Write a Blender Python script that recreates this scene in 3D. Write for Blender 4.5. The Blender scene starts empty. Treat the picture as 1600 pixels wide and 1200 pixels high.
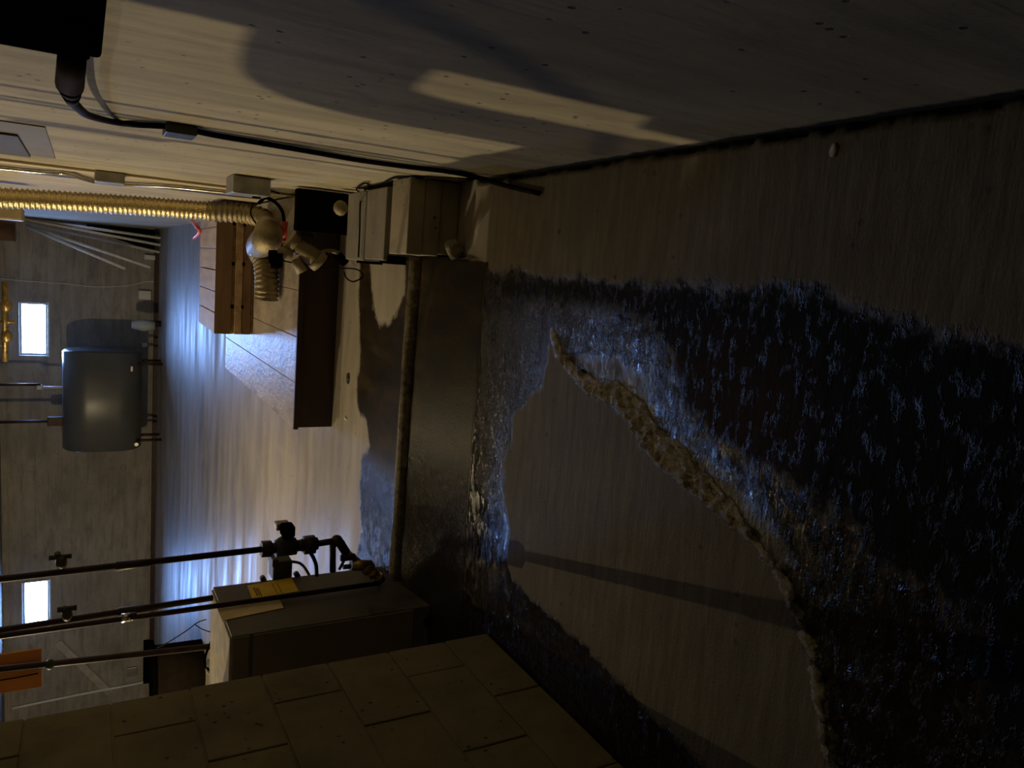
import bpy, bmesh, math, random
import numpy as np
from mathutils import Vector, Matrix, noise as mnoise
random.seed(7)
S = bpy.context.scene
COL = S.collection
# ------------------------------------------------------------------ camera
# The photograph was taken with the phone on its side: world "up" is the left of the frame.
H = 1.2; F = 1186.0
TH = math.atan(670 / 1186.0)
YW = math.atan(221 * math.cos(TH) / F)
ct, st, cy, sy = math.cos(TH), math.sin(TH), math.cos(YW), math.sin(YW)
cam = bpy.data.cameras.new('camera'); camo = bpy.data.objects.new('camera', cam); COL.objects.link(camo)
cam.sensor_width = 36; cam.lens = F / 1600 * 36; cam.clip_start = 0.02; cam.clip_end = 200
fw = Vector((-sy * ct, cy * ct, -st)); rt = Vector((cy, sy, 0)); dn = Vector((sy * st, -cy * st, -ct))
M = Matrix((( dn.x, rt.x, -fw.x, 0), (dn.y, rt.y, -fw.y, 0), (dn.z, rt.z, -fw.z, H), (0, 0, 0, 1)))
camo.matrix_world = M
S.camera = camo
# ------------------------------------------------------------------ world, lights, exposure
S.view_settings.view_transform = 'Standard'; S.view_settings.look = 'None'
S.view_settings.gamma = 1; S.view_settings.use_curve_mapping = False
S.view_settings.exposure = 1.12
W = bpy.data.worlds.new('sky'); S.world = W; W.use_nodes = True
bg = W.node_tree.nodes['Background']; bg.inputs[0].default_value = (0.26, 0.46, 1.0, 1); bg.inputs[1].default_value = 78.0
S.cycles.max_bounces = 5; S.cycles.diffuse_bounces = 3; S.cycles.glossy_bounces = 3
S.cycles.sample_clamp_indirect = 4.0; S.cycles.sample_clamp_direct = 0

def lamp(name, loc, watts, col, size):
    l = bpy.data.lights.new(name, 'POINT'); l.energy = watts; l.color = col; l.shadow_soft_size = size
    o = bpy.data.objects.new(name, l); o.location = loc; COL.objects.link(o)
LAMP_MAIN = (-5.0, 4.4, 1.98)
LAMP_NEAR = (-1.6, 4.8, 2.1)
lamp('bare_bulb_light', LAMP_MAIN, 185, (1.0, 0.80, 0.47), 0.03)
lamp('bare_bulb_light', LAMP_NEAR, 20, (1.0, 0.80, 0.47), 0.003)
def portal(loc, w, h):                        # importance portals in the two window openings
    l = bpy.data.lights.new('window_portal', 'AREA'); l.shape = 'RECTANGLE'; l.size = w; l.size_y = h
    l.cycles.is_portal = True
    o = bpy.data.objects.new('window_portal', l); o.location = loc
    o.rotation_euler = (math.radians(-90), 0, 0); COL.objects.link(o)
FARY = 14.35; RX = 0.325; CEIL = 2.36
WINS = [(-1.865, -1.01, 1.70, 2.09), (-6.53, -5.70, 1.70, 2.09)]
for (x0, x1, z0, z1) in WINS: portal(((x0 + x1) / 2, FARY + 0.24, (z0 + z1) / 2), x1 - x0, z1 - z0)

# ------------------------------------------------------------------ measuring helpers (pixel -> point on a real plane)
def ray(px, py):
    lat = (1200 - py) - 600; dv = px - 800
    f = F * ct - dv * st; d = F * st + dv * ct
    return Vector((cy * lat - sy * f, sy * lat + cy * f, -d))
def onz(px, py, z=0.0):
    r = ray(px, py); t = (z - H) / r.z; return Vector((r.x * t, r.y * t, z))
def onx(px, py, x=RX):
    r = ray(px, py); t = x / r.x; return Vector((x, r.y * t, H + r.z * t))
def ony(px, py, y=FARY):
    r = ray(px, py); t = y / r.y; return Vector((r.x * t, y, H + r.z * t))

# ------------------------------------------------------------------ materials
def newmat(name):
    m = bpy.data.materials.new(name); m.use_nodes = True
    return m, m.node_tree, m.node_tree.nodes['Principled BSDF']
class NT:
    def __init__(s, nt): s.nt = nt; s.L = nt.links
    def n(s, t, **kw):
        nd = s.nt.nodes.new(t)
        for k, v in kw.items(): setattr(nd, k, v)
        return nd
    def put(s, sock, v):
        if isinstance(v, bpy.types.NodeSocket): s.L.new(v, sock)
        elif isinstance(v, (tuple, list)) and len(v) == 3 and sock.type == 'RGBA': sock.default_value = (*v, 1)
        else: sock.default_value = v
    def coord(s, scale=(1, 1, 1), kind='Object'):
        tc = s.n('ShaderNodeTexCoord'); mp = s.n('ShaderNodeMapping'); s.L.new(tc.outputs[kind], mp.inputs[0])
        mp.inputs['Scale'].default_value = scale; return mp.outputs[0]
    def world(s, scale=(1, 1, 1)):
        g = s.n('ShaderNodeNewGeometry'); mp = s.n('ShaderNodeMapping'); s.L.new(g.outputs['Position'], mp.inputs[0])
        mp.inputs['Scale'].default_value = scale; return mp.outputs[0]
    def noise(s, vec, scale, detail=5, rough=0.6, dist=0.0):
        x = s.n('ShaderNodeTexNoise'); s.L.new(vec, x.inputs['Vector']); x.inputs['Scale'].default_value = scale
        x.inputs['Detail'].default_value = detail; x.inputs['Roughness'].default_value = rough
        x.inputs['Distortion'].default_value = dist; return x.outputs['Fac']
    def voro(s, vec, scale, out='Distance', **kw):
        x = s.n('ShaderNodeTexVoronoi', **kw); s.L.new(vec, x.inputs['Vector']); x.inputs['Scale'].default_value = scale
        return x.outputs[out]
    def ramp(s, fac, stops):
        r = s.n('ShaderNodeValToRGB'); s.put(r.inputs[0], fac); e = r.color_ramp.elements
        while len(e) > 1: e.remove(e[-1])
        e[0].position = stops[0][0]; c = stops[0][1]; e[0].color = (c, c, c, 1) if not isinstance(c, tuple) else (*c, 1)
        for p, c in stops[1:]:
            x = e.new(p); x.color = (c, c, c, 1) if not isinstance(c, tuple) else (*c, 1)
        return r.outputs[0]
    def math(s, op, a, b=0.0, clamp=False):
        m = s.n('ShaderNodeMath', operation=op); m.use_clamp = clamp; s.put(m.inputs[0], a); s.put(m.inputs[1], b); return m.outputs[0]
    def mix(s, fac, a, b, mode='MIX'):
        m = s.n('ShaderNodeMix', data_type='RGBA', blend_type=mode); s.put(m.inputs[0], fac); s.put(m.inputs[6], a); s.put(m.inputs[7], b); return m.outputs[2]
    def mixf(s, fac, a, b):
        m = s.n('ShaderNodeMix', data_type='FLOAT'); s.put(m.inputs[0], fac); s.put(m.inputs[2], a); s.put(m.inputs[3], b); return m.outputs[0]
    def attr(s, name):
        a = s.n('ShaderNodeAttribute'); a.attribute_name = name; return a.outputs['Fac']
    def bump(s, h, strength, dist, normal=None):
        b = s.n('ShaderNodeBump'); s.put(b.inputs['Height'], h); s.put(b.inputs['Strength'], strength); b.inputs['Distance'].default_value = dist
        if normal is not None: s.L.new(normal, b.inputs['Normal'])
        return b.outputs[0]
def simple(name, col, rough=0.6, metal=0.0, vary=0.25, scale=14, bump=0.15, bdist=0.002, spec=0.5, stretch=(1, 1, 1), dirt=None):
    m, nt, b = newmat(name); T = NT(nt); v = T.coord(stretch)
    f = T.noise(v, scale, 6)
    lo = tuple(c * (1 - vary) for c in col); hi = tuple(min(1, c * (1 + vary)) for c in col)
    c = T.ramp(f, [(0.3, lo), (0.7, hi)])
    if dirt:
        g = T.ramp(T.noise(v, scale * 0.4, 6, 0.7), [(0.52, 0.0), (0.66, 1.0)]); c = T.mix(g, c, dirt)
    T.put(b.inputs['Base Color'], c); b.inputs['Metallic'].default_value = metal
    T.put(b.inputs['Roughness'], T.mixf(T.noise(v, scale * 2), rough * 0.8, min(1, rough * 1.2)))
    b.inputs['Specular IOR Level'].default_value = spec
    if bump: T.L.new(T.bump(T.noise(v, scale * 5, 6), bump, bdist), b.inputs['Normal'])
    return m
def concrete(name, col, grain=(1, 1, 1), dark=(0.03, 0.026, 0.02), rough=0.85, lines=None, pits=True, basedark=False):
    m, nt, b = newmat(name); T = NT(nt); w = T.world()
    streak = T.noise(T.world(grain), 5.0, 8, 0.62)
    blot = T.noise(w, 1.3, 6, 0.6)
    stain = T.ramp(T.noise(T.world(tuple(.6 + .4 * g_ for g_ in grain)), 3.4, 8, 0.68, 0.3), [(0.54, 0.0), (0.70, 0.62)])
    c = T.ramp(streak, [(0.28, tuple(x * 0.62 for x in col)), (0.5, col), (0.75, tuple(min(1, x * 1.25) for x in col))])
    c = T.mix(T.ramp(blot, [(0.42, 0.0), (0.7, 0.65)]), c, tuple(x * 0.55 for x in col))
    c = T.mix(stain, c, tuple(x * 0.42 for x in col))
    st2 = T.ramp(T.noise(T.world(grain), 2.2, 9, 0.7, 0.5), [(0.6, 0.0), (0.72, 0.7)])
    c = T.mix(st2, c, tuple(x * 0.38 for x in col))
    h = T.noise(w, 60, 8, 0.7)
    hh = T.math('ADD', T.math('MULTIPLY', h, 0.5), T.math('MULTIPLY', streak, 1.2))
    if pits:
        p = T.ramp(T.voro(w, 26), [(0.0, 1.0), (0.10, 1.0), (0.16, 0.0)])
        gate = T.ramp(T.noise(w, 7, 3), [(0.5, 0.0), (0.58, 1.0)])
        p = T.math('MULTIPLY', p, gate)
        c = T.mix(T.math('MULTIPLY', p, 0.85), c, dark); hh = T.math('SUBTRACT', hh, T.math('MULTIPLY', p, 0.8))
    if lines:                                 # board-form marks, every few centimetres along one axis
        ax, per = lines
        sx = T.n('ShaderNodeSeparateXYZ'); T.L.new(w, sx.inputs[0])
        q = T.math('ADD', T.math('DIVIDE', sx.outputs[ax], per), T.math('MULTIPLY', T.noise(w, 1.0, 2), 0.12))
        fr = T.math('FRACT', q); ln = T.math('LESS_THAN', fr, 0.035)
        ln = T.math('MULTIPLY', ln, T.ramp(T.noise(w, 3, 4), [(0.4, 0.0), (0.6, 1.0)]))
        c = T.mix(T.math('MULTIPLY', ln, 0.5), c, dark); hh = T.math('SUBTRACT', hh, T.math('MULTIPLY', ln, 0.5))
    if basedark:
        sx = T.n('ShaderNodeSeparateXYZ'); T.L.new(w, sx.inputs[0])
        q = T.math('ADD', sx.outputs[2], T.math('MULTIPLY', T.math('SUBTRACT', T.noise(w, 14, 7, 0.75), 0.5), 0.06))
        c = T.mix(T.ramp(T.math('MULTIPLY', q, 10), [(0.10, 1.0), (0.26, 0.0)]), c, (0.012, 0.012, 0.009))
    T.put(b.inputs['Base Color'], c); b.inputs['Roughness'].default_value = rough
    T.L.new(T.bump(hh, 0.5, 0.006), b.inputs['Normal'])
    return m

def floor_material():
    m, nt, b = newmat('wet_concrete_floor'); T = NT(nt); w = T.world()
    edge = T.math('SUBTRACT', T.noise(w, 16, 7, 0.7), 0.5)              # ragged borders
    edge2 = T.math('SUBTRACT', T.noise(T.world((1, .4, 1)), 30, 6, 0.7), 0.5)
    def mask(att, amp=0.09, soft=0.012, e=None):
        d = T.math('ADD', T.attr(att), T.math('MULTIPLY', edge if e is None else e, amp))
        return T.math('ADD', T.math('DIVIDE', d, soft * 2), 0.5, clamp=True)
    wet = mask('wet'); black = mask('black', 0.20, 0.022); crack = mask('crack', 0.06, 0.003, edge2); red = mask('red', 0.25, 0.08)
    upper = T.attr('upper'); damp = T.attr('smooth')
    grey = T.math('MULTIPLY', mask('grey', 0.30, 0.02), T.ramp(T.noise(T.world((0.7, 1, 1)), 13, 6, 0.7), [(0.40, 0.25), (0.50, 1.0)])); groove = mask('groove', 0.008, 0.004, edge2)
    # --- colours
    brush = T.noise(T.world((0.22, 1.6, 1)), 22, 7, 0.65)                # trowel marks running across the room
    blot = T.noise(w, 3.2, 7, 0.6)
    dry = T.ramp(brush, [(0.3, (0.120, 0.100, 0.062)), (0.5, (0.165, 0.140, 0.090)), (0.72, (0.225, 0.195, 0.135))])
    dry = T.mix(T.ramp(blot, [(0.42, 0.0), (0.68, 0.6)]), dry, (0.115, 0.088, 0.058))
    spots = T.math('MULTIPLY', T.ramp(T.voro(w, 18), [(0.0, 1.0), (0.10, 1.0), (0.17, 0.0)]), T.ramp(T.noise(w, 6, 3), [(0.52, 0.0), (0.6, 1.0)]))
    dry = T.mix(T.math('MULTIPLY', spots, 0.9), dry, (0.03, 0.022, 0.015))
    up = T.ramp(T.noise(T.world((.3, 1.3, 1)), 3.0, 8, 0.6), [(0.3, (0.20, 0.175, 0.14)), (0.55, (0.34, 0.30, 0.245)), (0.75, (0.42, 0.38, 0.32))])
    vein = T.ramp(T.voro(T.world((1, .45, 1)), 1.1, feature='DISTANCE_TO_EDGE'), [(0.0, 1.0), (0.035, 0.0)])
    vein = T.math('MULTIPLY', vein, T.ramp(T.noise(w, 1.2, 3), [(0.45, 0.0), (0.6, 0.8)]))
    up = T.mix(T.math('MULTIPLY', vein, 0.3), up, (0.50, 0.46, 0.40))
    up = T.mix(T.math('MULTIPLY', spots, 0.7), up, (0.05, 0.04, 0.03))
    up = T.mix(T.ramp(T.noise(w, 1.6, 6, 0.65), [(0.55, 0.0), (0.75, 0.6)]), up, (0.15, 0.125, 0.095))
    dryc = T.mix(upper, dry, up)
    gr = T.noise(w, 95, 4, 0.65)
    wetc = T.ramp(gr, [(0.3, (0.008, 0.006, 0.004)), (0.7, (0.034, 0.026, 0.017))])
    gritc = T.ramp(gr, [(0.3, (0.010, 0.009, 0.007)), (0.7, (0.066, 0.058, 0.046))])
    wetc = T.mix(grey, wetc, gritc)
    slick = T.ramp(T.noise(T.world((1.4, .5, 1)), 7, 7, 0.6), [(0.32, (0.006, 0.004, 0.0015)), (0.5, (0.022, 0.014, 0.005)), (0.7, (0.055, 0.036, 0.013))])
    wetc = T.mix(damp, wetc, slick)
    wetc = T.mix(black, wetc, (0.003, 0.0025, 0.002))
    wetc = T.mix(T.math('MULTIPLY', red, 0.8), wetc, (0.035, 0.014, 0.006))
    dull = mask('dull', 0.07, 0.015); lipm = mask('lip', 0.02, 0.006, edge2)
    wetc = T.mix(dull, wetc, T.ramp(brush, [(0.3, (0.035, 0.031, 0.024)), (0.7, (0.075, 0.066, 0.05))]))
    wetc = T.mix(lipm, wetc, T.ramp(T.noise(w, 40, 6, .7), [(0.35, (0.05, 0.04, 0.022)), (0.65, (0.22, 0.18, 0.115))]))
    c = T.mix(wet, dryc, wetc)
    cr = T.ramp(T.noise(T.world((1, .6, 1)), 85, 6, 0.8), [(0.36, (0.10, 0.075, 0.04)), (0.47, (0.60, 0.51, 0.33)), (0.64, (0.82, 0.72, 0.50))])
    c = T.mix(crack, c, cr)
    c = T.mix(groove, c, (0.008, 0.008, 0.006))
    T.put(b.inputs['Base Color'], c)
    # --- gloss
    rdry = T.mixf(upper, 0.72, T.ramp(T.noise(T.world((.25, 1.2, 1)), 3.4, 6), [(0.35, 0.36), (0.68, 0.66)]))
    rwet = T.mixf(damp, T.ramp(T.noise(w, 30, 4), [(0.4, 0.07), (0.65, 0.24)]), 0.42)
    rwet = T.mixf(T.math('MULTIPLY', black, T.ramp(T.noise(T.world((0.5, 1, 1)), 44, 4, 0.7), [(0.54, 1.0), (0.62, 0.0)])), rwet, 0.9)
    r = T.mixf(wet, rdry, rwet); r = T.mixf(T.math('MULTIPLY', wet, dull), r, 0.62); r = T.mixf(crack, r, 0.5); r = T.mixf(groove, r, 0.9)
    T.put(b.inputs['Roughness'], r)
    T.put(b.inputs['Specular IOR Level'], T.mixf(wet, T.mixf(upper, 0.4, 0.5), T.mixf(damp, T.mixf(grey, 0.35, 0.9), 0.13)))
    T.put(b.inputs['Coat Weight'], T.math('MULTIPLY', T.math('MULTIPLY', wet, grey), T.ramp(T.noise(T.world((0.6, 1, 1)), 60, 4, 0.7), [(0.40, 0.05), (0.58, 0.9)]))); b.inputs['Coat Roughness'].default_value = 0.16; b.inputs['Coat IOR'].default_value = 1.6
    # --- fine relief
    pebble = T.math('SUBTRACT', 1.0, T.voro(T.world((0.55, 1, 1)), 190))
    pebble = T.math('MULTIPLY', pebble, T.math('MULTIPLY', T.noise(w, 45, 3), 0.55))
    lump = T.noise(T.world((0.4, 1, 1)), 105, 5, 0.65)
    grit = T.math('ADD', T.math('MULTIPLY', pebble, 1.0), T.math('MULTIPLY', lump, 1.3))
    gr_amp = T.math('MULTIPLY', wet, T.math('SUBTRACT', 1.0, T.math('MULTIPLY', damp, 0.94)))
    gr_amp = T.math('MULTIPLY', gr_amp, T.mixf(grey, T.math('ADD', 0.03, T.math('MULTIPLY', T.ramp(T.noise(T.world((0.5, 1, 1)), 44, 4, 0.7), [(0.52, 0.0), (0.64, 1.0)]), 0.70)), T.math('ADD', 0.22, T.math('MULTIPLY', T.ramp(T.noise(T.world((0.6, 1, 1)), 60, 4, 0.7), [(0.44, 0.0), (0.6, 1.0)]), 0.65))))
    gr_amp = T.mixf(upper, gr_amp, T.math('MULTIPLY', T.math('MULTIPLY', wet, T.math('SUBTRACT', 1.0, damp)), 0.8))
    grit = T.mixf(upper, grit, T.math('MULTIPLY', T.noise(T.world((.7, 1, 1)), 230, 3, 0.6), 0.9))
    gr_amp = T.math('MULTIPLY', gr_amp, T.math('SUBTRACT', 1.0, T.math('MULTIPLY', dull, 0.8)))
    fine = T.math('ADD', T.math('MULTIPLY', brush, 0.25), T.math('MULTIPLY', T.noise(w, 160, 3), 0.08))
    h = T.math('ADD', T.math('MULTIPLY', grit, gr_amp), T.math('MULTIPLY', fine, T.math('SUBTRACT', 1.0, T.math('MULTIPLY', upper, 0.7))))
    h = T.math('ADD', h, T.math('MULTIPLY', wet, -0.3))
    h = T.math('ADD', h, T.math('MULTIPLY', crack, T.math('MULTIPLY', T.noise(T.world((1, .6, 1)), 85, 6, 0.8), 2.6)))
    nb_ = T.bump(h, 0.9, 0.010); T.L.new(nb_, b.inputs['Normal']); T.L.new(nb_, b.inputs['Coat Normal'])
    return m

MAT = dict(
    floor=floor_material(),
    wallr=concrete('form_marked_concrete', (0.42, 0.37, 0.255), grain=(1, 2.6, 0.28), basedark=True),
    wallf=concrete('far_wall_concrete', (0.30, 0.275, 0.235), grain=(0.35, 1, 2.2), lines=(2, 0.19)),
    plain=concrete('plain_concrete', (0.22, 0.20, 0.17)),
    block=concrete('cinder_block', (0.25, 0.215, 0.13), grain=(1, 1, 1), rough=0.95),
    mortar=concrete('mortar', (0.26, 0.225, 0.14), rough=0.95, pits=False),
    paver=concrete('loose_concrete_block', (0.34, 0.29, 0.20), grain=(1, 1, 2)),
    paver_grey=concrete('grey_concrete_block', (0.22, 0.20, 0.165), grain=(1, 2, 1)),
    black=simple('black_plastic', (0.002, 0.0018, 0.0016), 0.9, bump=0.05, spec=0.0),
    void=simple('shade_and_clip_black', (0.004, 0.004, 0.003), 0.95, bump=0, spec=0.0),  # flat black; stands in for shade in hollows and gaps, also on pallet clips
    cord=simple('dark_red_rubber', (0.009, 0.002, 0.002), 0.8, bump=0.05, spec=0.08),
    thread=simple('thin_black_wire', (0.014, 0.009, 0.007), 0.8, bump=0, spec=0.05),
    tank=simple('blue_grey_painted_steel', (0.085, 0.088, 0.090), 0.33, vary=0.12, scale=3, bump=0.05),
    iron=simple('rusty_black_iron', (0.035, 0.018, 0.013), 0.55, metal=0.3, dirt=(0.07, 0.03, 0.015), scale=30),
    castgreen=simple('green_cast_iron', (0.045, 0.045, 0.03), 0.55, metal=0.2, scale=25),
    brass=simple('aged_brass', (0.42, 0.30, 0.12), 0.38, metal=0.85, scale=25, vary=0.4, dirt=(0.1, 0.07, 0.03)),
    nickel=simple('bright_plated_metal', (0.62, 0.58, 0.5), 0.25, metal=1.0, scale=30),
    foil=simple('crinkled_foil', (0.80, 0.66, 0.36), 0.27, metal=1.0, vary=0.12, scale=60, bump=0.5, bdist=0.003),
    foil_dull=simple('dusty_foil', (0.30, 0.25, 0.15), 0.45, metal=0.8, vary=0.2, scale=50, bump=0.5, bdist=0.004),
    galv=simple('galvanised_steel', (0.36, 0.35, 0.32), 0.42, metal=0.8, scale=20),
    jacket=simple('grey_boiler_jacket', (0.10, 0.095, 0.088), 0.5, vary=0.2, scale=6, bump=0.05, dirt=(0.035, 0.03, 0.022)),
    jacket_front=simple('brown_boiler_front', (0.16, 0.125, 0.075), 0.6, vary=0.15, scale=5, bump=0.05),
    jacket_top=simple('pale_boiler_top', (0.34, 0.29, 0.20), 0.85, vary=0.3, scale=18),  # boiler top, paler than the jacket
    label_y=simple('yellow_sticker', (0.80, 0.56, 0.05), 0.6, vary=0.12, scale=12, bump=0),
    label_w=simple('cream_sticker', (0.80, 0.66, 0.40), 0.6, vary=0.12, scale=12, bump=0),
    ink=simple('sticker_print', (0.12, 0.07, 0.02), 0.7, bump=0),
    orange=simple('orange_board', (0.72, 0.27, 0.06), 0.75, vary=0.15, scale=4, bump=0.08),
    plat_top=simple('worn_damp_boards', (0.36, 0.31, 0.26), 0.37, vary=0.3, scale=7, bump=1.0, bdist=0.0035, stretch=(1, .6, 1), dirt=(0.2, 0.15, 0.1)),
    plat_front=simple('dark_brown_timber', (0.040, 0.020, 0.010), 0.5, vary=0.35, scale=9, stretch=(.3, 1, 1)),
    pallet=simple('pallet_wood', (0.34, 0.22, 0.11), 0.75, vary=0.35, scale=20, stretch=(1, .15, 1), dirt=(0.16, 0.09, 0.045)),
    pallet_dark=simple('dark_pallet_wood', (0.15, 0.085, 0.04), 0.75, vary=0.3, scale=20, stretch=(.15, 1, 1)),
    drum=simple('shade_dark_steel', (0.012, 0.009, 0.006), 0.9, bump=0.05, spec=0.0),  # near-black colour paints the drum as a shaded silhouette
    strip_faint=simple('pale_strip_tone', (0.36, 0.33, 0.27), 0.8, vary=0.2),
    pallet_top=simple('greyed_pallet_wood', (0.42, 0.35, 0.30), 0.6, vary=0.25, scale=20, stretch=(1, .15, 1)),
    white=simple('white_paint', (0.62, 0.62, 0.60), 0.5, vary=0.1, bump=0.05),
    stick=simple('pale_painted_stick', (0.70, 0.69, 0.66), 0.45, vary=0.15),
    redp=simple('red_plastic', (0.55, 0.05, 0.02), 0.35, vary=0.2, bump=0),
    tan=simple('tan_pvc', (0.30, 0.24, 0.13), 0.5, vary=0.2, scale=20),
    green=simple('dark_green_paint', (0.02, 0.035, 0.018), 0.6),
    winframe=simple('pale_blue_frame', (0.42, 0.48, 0.52), 0.5, vary=0.1),
    leaf=simple('rotten_leaf', (0.02, 0.016, 0.012), 0.7),
    plate=simple('grey_shade_tone', (0.20, 0.185, 0.16), 0.8, vary=0.06, bump=0, spec=0.2),  # tone of a cast shadow on the right wall
    plate2=simple('dark_shade_tone', (0.10, 0.095, 0.085), 0.8, vary=0.06, bump=0, spec=0.2),  # deeper tone for the core of that wall shadow
    trimwood=simple('yellowed_wood_strip', (0.52, 0.42, 0.24), 0.6, vary=0.15, stretch=(1, 1, .1)),
    chip=simple('pale_chip', (0.55, 0.5, 0.42), 0.5),
)
def glass_mat():
    m, nt, b = newmat('window_glass'); T = NT(nt)
    tr = T.n('ShaderNodeBsdfTransparent'); tr.inputs[0].default_value = (0.93, 0.96, 0.98, 1)
    gl = T.n('ShaderNodeBsdfGlossy'); gl.inputs['Roughness'].default_value = 0.05
    mx = T.n('ShaderNodeMixShader'); mx.inputs[0].default_value = 0.06
    T.L.new(tr.outputs[0], mx.inputs[1]); T.L.new(gl.outputs[0], mx.inputs[2])
    T.L.new(mx.outputs[0], nt.nodes['Material Output'].inputs[0]); return m
MAT['glass'] = glass_mat()

# ------------------------------------------------------------------ mesh helpers
class MB:
    def __init__(s): s.bm = bmesh.new()
    def box(s, x0, x1, y0, y1, z0, z1, bev=0.0, rot=None):
        c = Vector(((x0 + x1) / 2, (y0 + y1) / 2, (z0 + z1) / 2))
        mat = Matrix.Translation(c) @ (rot.to_4x4() if rot else Matrix()) @ Matrix.Diagonal((x1 - x0, y1 - y0, z1 - z0, 1))
        t = bmesh.new(); bmesh.ops.create_cube(t, size=1, matrix=mat)
        if bev: bmesh.ops.bevel(t, geom=list(t.edges), offset=bev, segments=2, affect='EDGES', profile=0.5)
        s._add(t); return s
    def _add(s, t):
        me = bpy.data.meshes.new('tmp'); t.to_mesh(me); t.free(); s.bm.from_mesh(me); bpy.data.meshes.remove(me)
    def tube(s, pts, r, seg=12, rfun=None, caps=True):
        pts = [Vector(p) for p in pts]; rings = []
        up = None
        for i, p in enumerate(pts):
            d = ((pts[min(i + 1, len(pts) - 1)] - p).normalized() + (p - pts[max(i - 1, 0)]).normalized())
            if d.length < 1e-6: d = pts[1] - pts[0]
            d.normalize()
            if up is None:
                up = Vector((0, 0, 1)) if abs(d.z) < 0.9 else Vector((1, 0, 0))
            a = d.cross(up).normalized(); b_ = a.cross(d).normalized(); up = b_
            rr = rfun(i) if rfun else r
            rings.append([s.bm.verts.new(p + (a * math.cos(2 * math.pi * k / seg) + b_ * math.sin(2 * math.pi * k / seg)) * rr) for k in range(seg)])
        for A, B in zip(rings, rings[1:]):
            for k in range(seg):
                f = s.bm.faces.new((A[k], A[(k + 1) % seg], B[(k + 1) % seg], B[k])); f.smooth = True
        if caps: s.bm.faces.new(list(reversed(rings[0]))); s.bm.faces.new(rings[-1])
        return s
    def cyl(s, a, b, r, seg=16, r2=None):
        a, b = Vector(a), Vector(b); r2 = r if r2 is None else r2
        return s.tube([a, b], r, seg, rfun=lambda i: r if i == 0 else r2)
    def ball(s, c, r, seg=12, sc=(1, 1, 1)):
        t = bmesh.new(); bmesh.ops.create_uvsphere(t, u_segments=seg, v_segments=max(6, seg // 2), radius=r, matrix=Matrix.Translation(c) @ Matrix.Diagonal((*sc, 1)))
        for f in t.faces: f.smooth = True
        s._add(t); return s
    def build(s, name, mat, parent=None, **tags):
        me = bpy.data.meshes.new(name); bmesh.ops.recalc_face_normals(s.bm, faces=s.bm.faces); s.bm.to_mesh(me); s.bm.free()
        me.materials.append(MAT[mat] if isinstance(mat, str) else mat)
        o = bpy.data.objects.new(name, me); COL.objects.link(o)
        if parent:
            o.parent = parent; o.matrix_parent_inverse = Matrix.Translation(-Vector(parent.location)) if parent.type == 'EMPTY' else Matrix()
        for k, v in tags.items(): o[k] = v
        return o
def thing(name, loc, label, cat, group=None):
    o = bpy.data.objects.new(name, None); o.location = loc; o.empty_display_size = 0.05; COL.objects.link(o)
    o['label'] = label; o['category'] = cat
    if group: o['group'] = group
    return o
def tag(o, label, cat, group=None):
    o['label'] = label; o['category'] = cat
    if group: o['group'] = group
    return o
def struct(o): o['kind'] = 'structure'; return o
def smooth_path(pts, n=8):
    pts = [Vector(p) for p in pts]; out = []
    P = [pts[0] * 2 - pts[1]] + pts + [pts[-1] * 2 - pts[-2]]
    for i in range(1, len(P) - 2):
        for k in range(n):
            t = k / n; a, b, c, d = P[i - 1], P[i], P[i + 1], P[i + 2]
            out.append(0.5 * ((2 * b) + (c - a) * t + (2 * a - 5 * b + 4 * c - d) * t * t + (3 * b - a - 3 * c + d) * t ** 3))
    out.append(pts[-1]); return out

# ------------------------------------------------------------------ floor
def sdf(poly, X, Y):
    P = np.array([(p[0], p[1]) for p in poly]); d = np.full(X.shape, 1e9); ins = np.zeros(X.shape, bool)
    n = len(P)
    for i in range(n):
        ax, ay = P[i]; bx, by = P[(i + 1) % n]
        ex, ey = bx - ax, by - ay
        t = np.clip(((X - ax) * ex + (Y - ay) * ey) / (ex * ex + ey * ey + 1e-12), 0, 1)
        d = np.minimum(d, np.hypot(X - ax - t * ex, Y - ay - t * ey))
        c = (ay > Y) != (by > Y)
        with np.errstate(divide='ignore', invalid='ignore'):
            ins ^= c & (X < (bx - ax) * (Y - ay) / (by - ay + 1e-15) + ax)
    return np.where(ins, d, -d)
def polyline(pts, widths, X, Y):
    """signed distance (>0 inside) to a band of varying half width"""
    best = np.full(X.shape, -1e9); side = np.zeros(X.shape)
    for i in range(len(pts) - 1):
        ax, ay = pts[i][:2]; bx, by = pts[i + 1][:2]; ex, ey = bx - ax, by - ay; L2 = ex * ex + ey * ey
        t = np.clip(((X - ax) * ex + (Y - ay) * ey) / L2, 0, 1)
        d = (widths[i] * (1 - t) + widths[i + 1] * t) - np.hypot(X - ax - t * ex, Y - ay - t * ey)
        best = np.maximum(best, d)
    return best
def fl(pts, z=0.0): return [onz(a, b, z) for a, b in pts]
ISLAND = fl([(858, 538), (852, 575), (845, 605), (822, 628), (800, 650), (800, 690), (786, 720), (788, 780), (795, 830), (790, 870), (800, 905), (840, 945), (905, 1000), (1000, 1100), (1100, 1200), (1200, 1300), (1330, 1300), (1300, 1200), (1285, 1100), (1265, 1020), (1235, 950), (1215, 895), (1180, 850), (1130, 800), (1070, 750), (1010, 690), (985, 650), (920, 612), (885, 575)])
STRIP = fl([(736, 402), (775, 425), (810, 416), (850, 432), (905, 430), (960, 440), (1040, 444), (1110, 440), (1160, 452), (1210, 440), (1290, 450), (1350, 480), (1440, 505), (1520, 520), (1600, 540), (1800, 560), (1800, 50), (1600, 60), (700, 240), (700, 402)])
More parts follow.
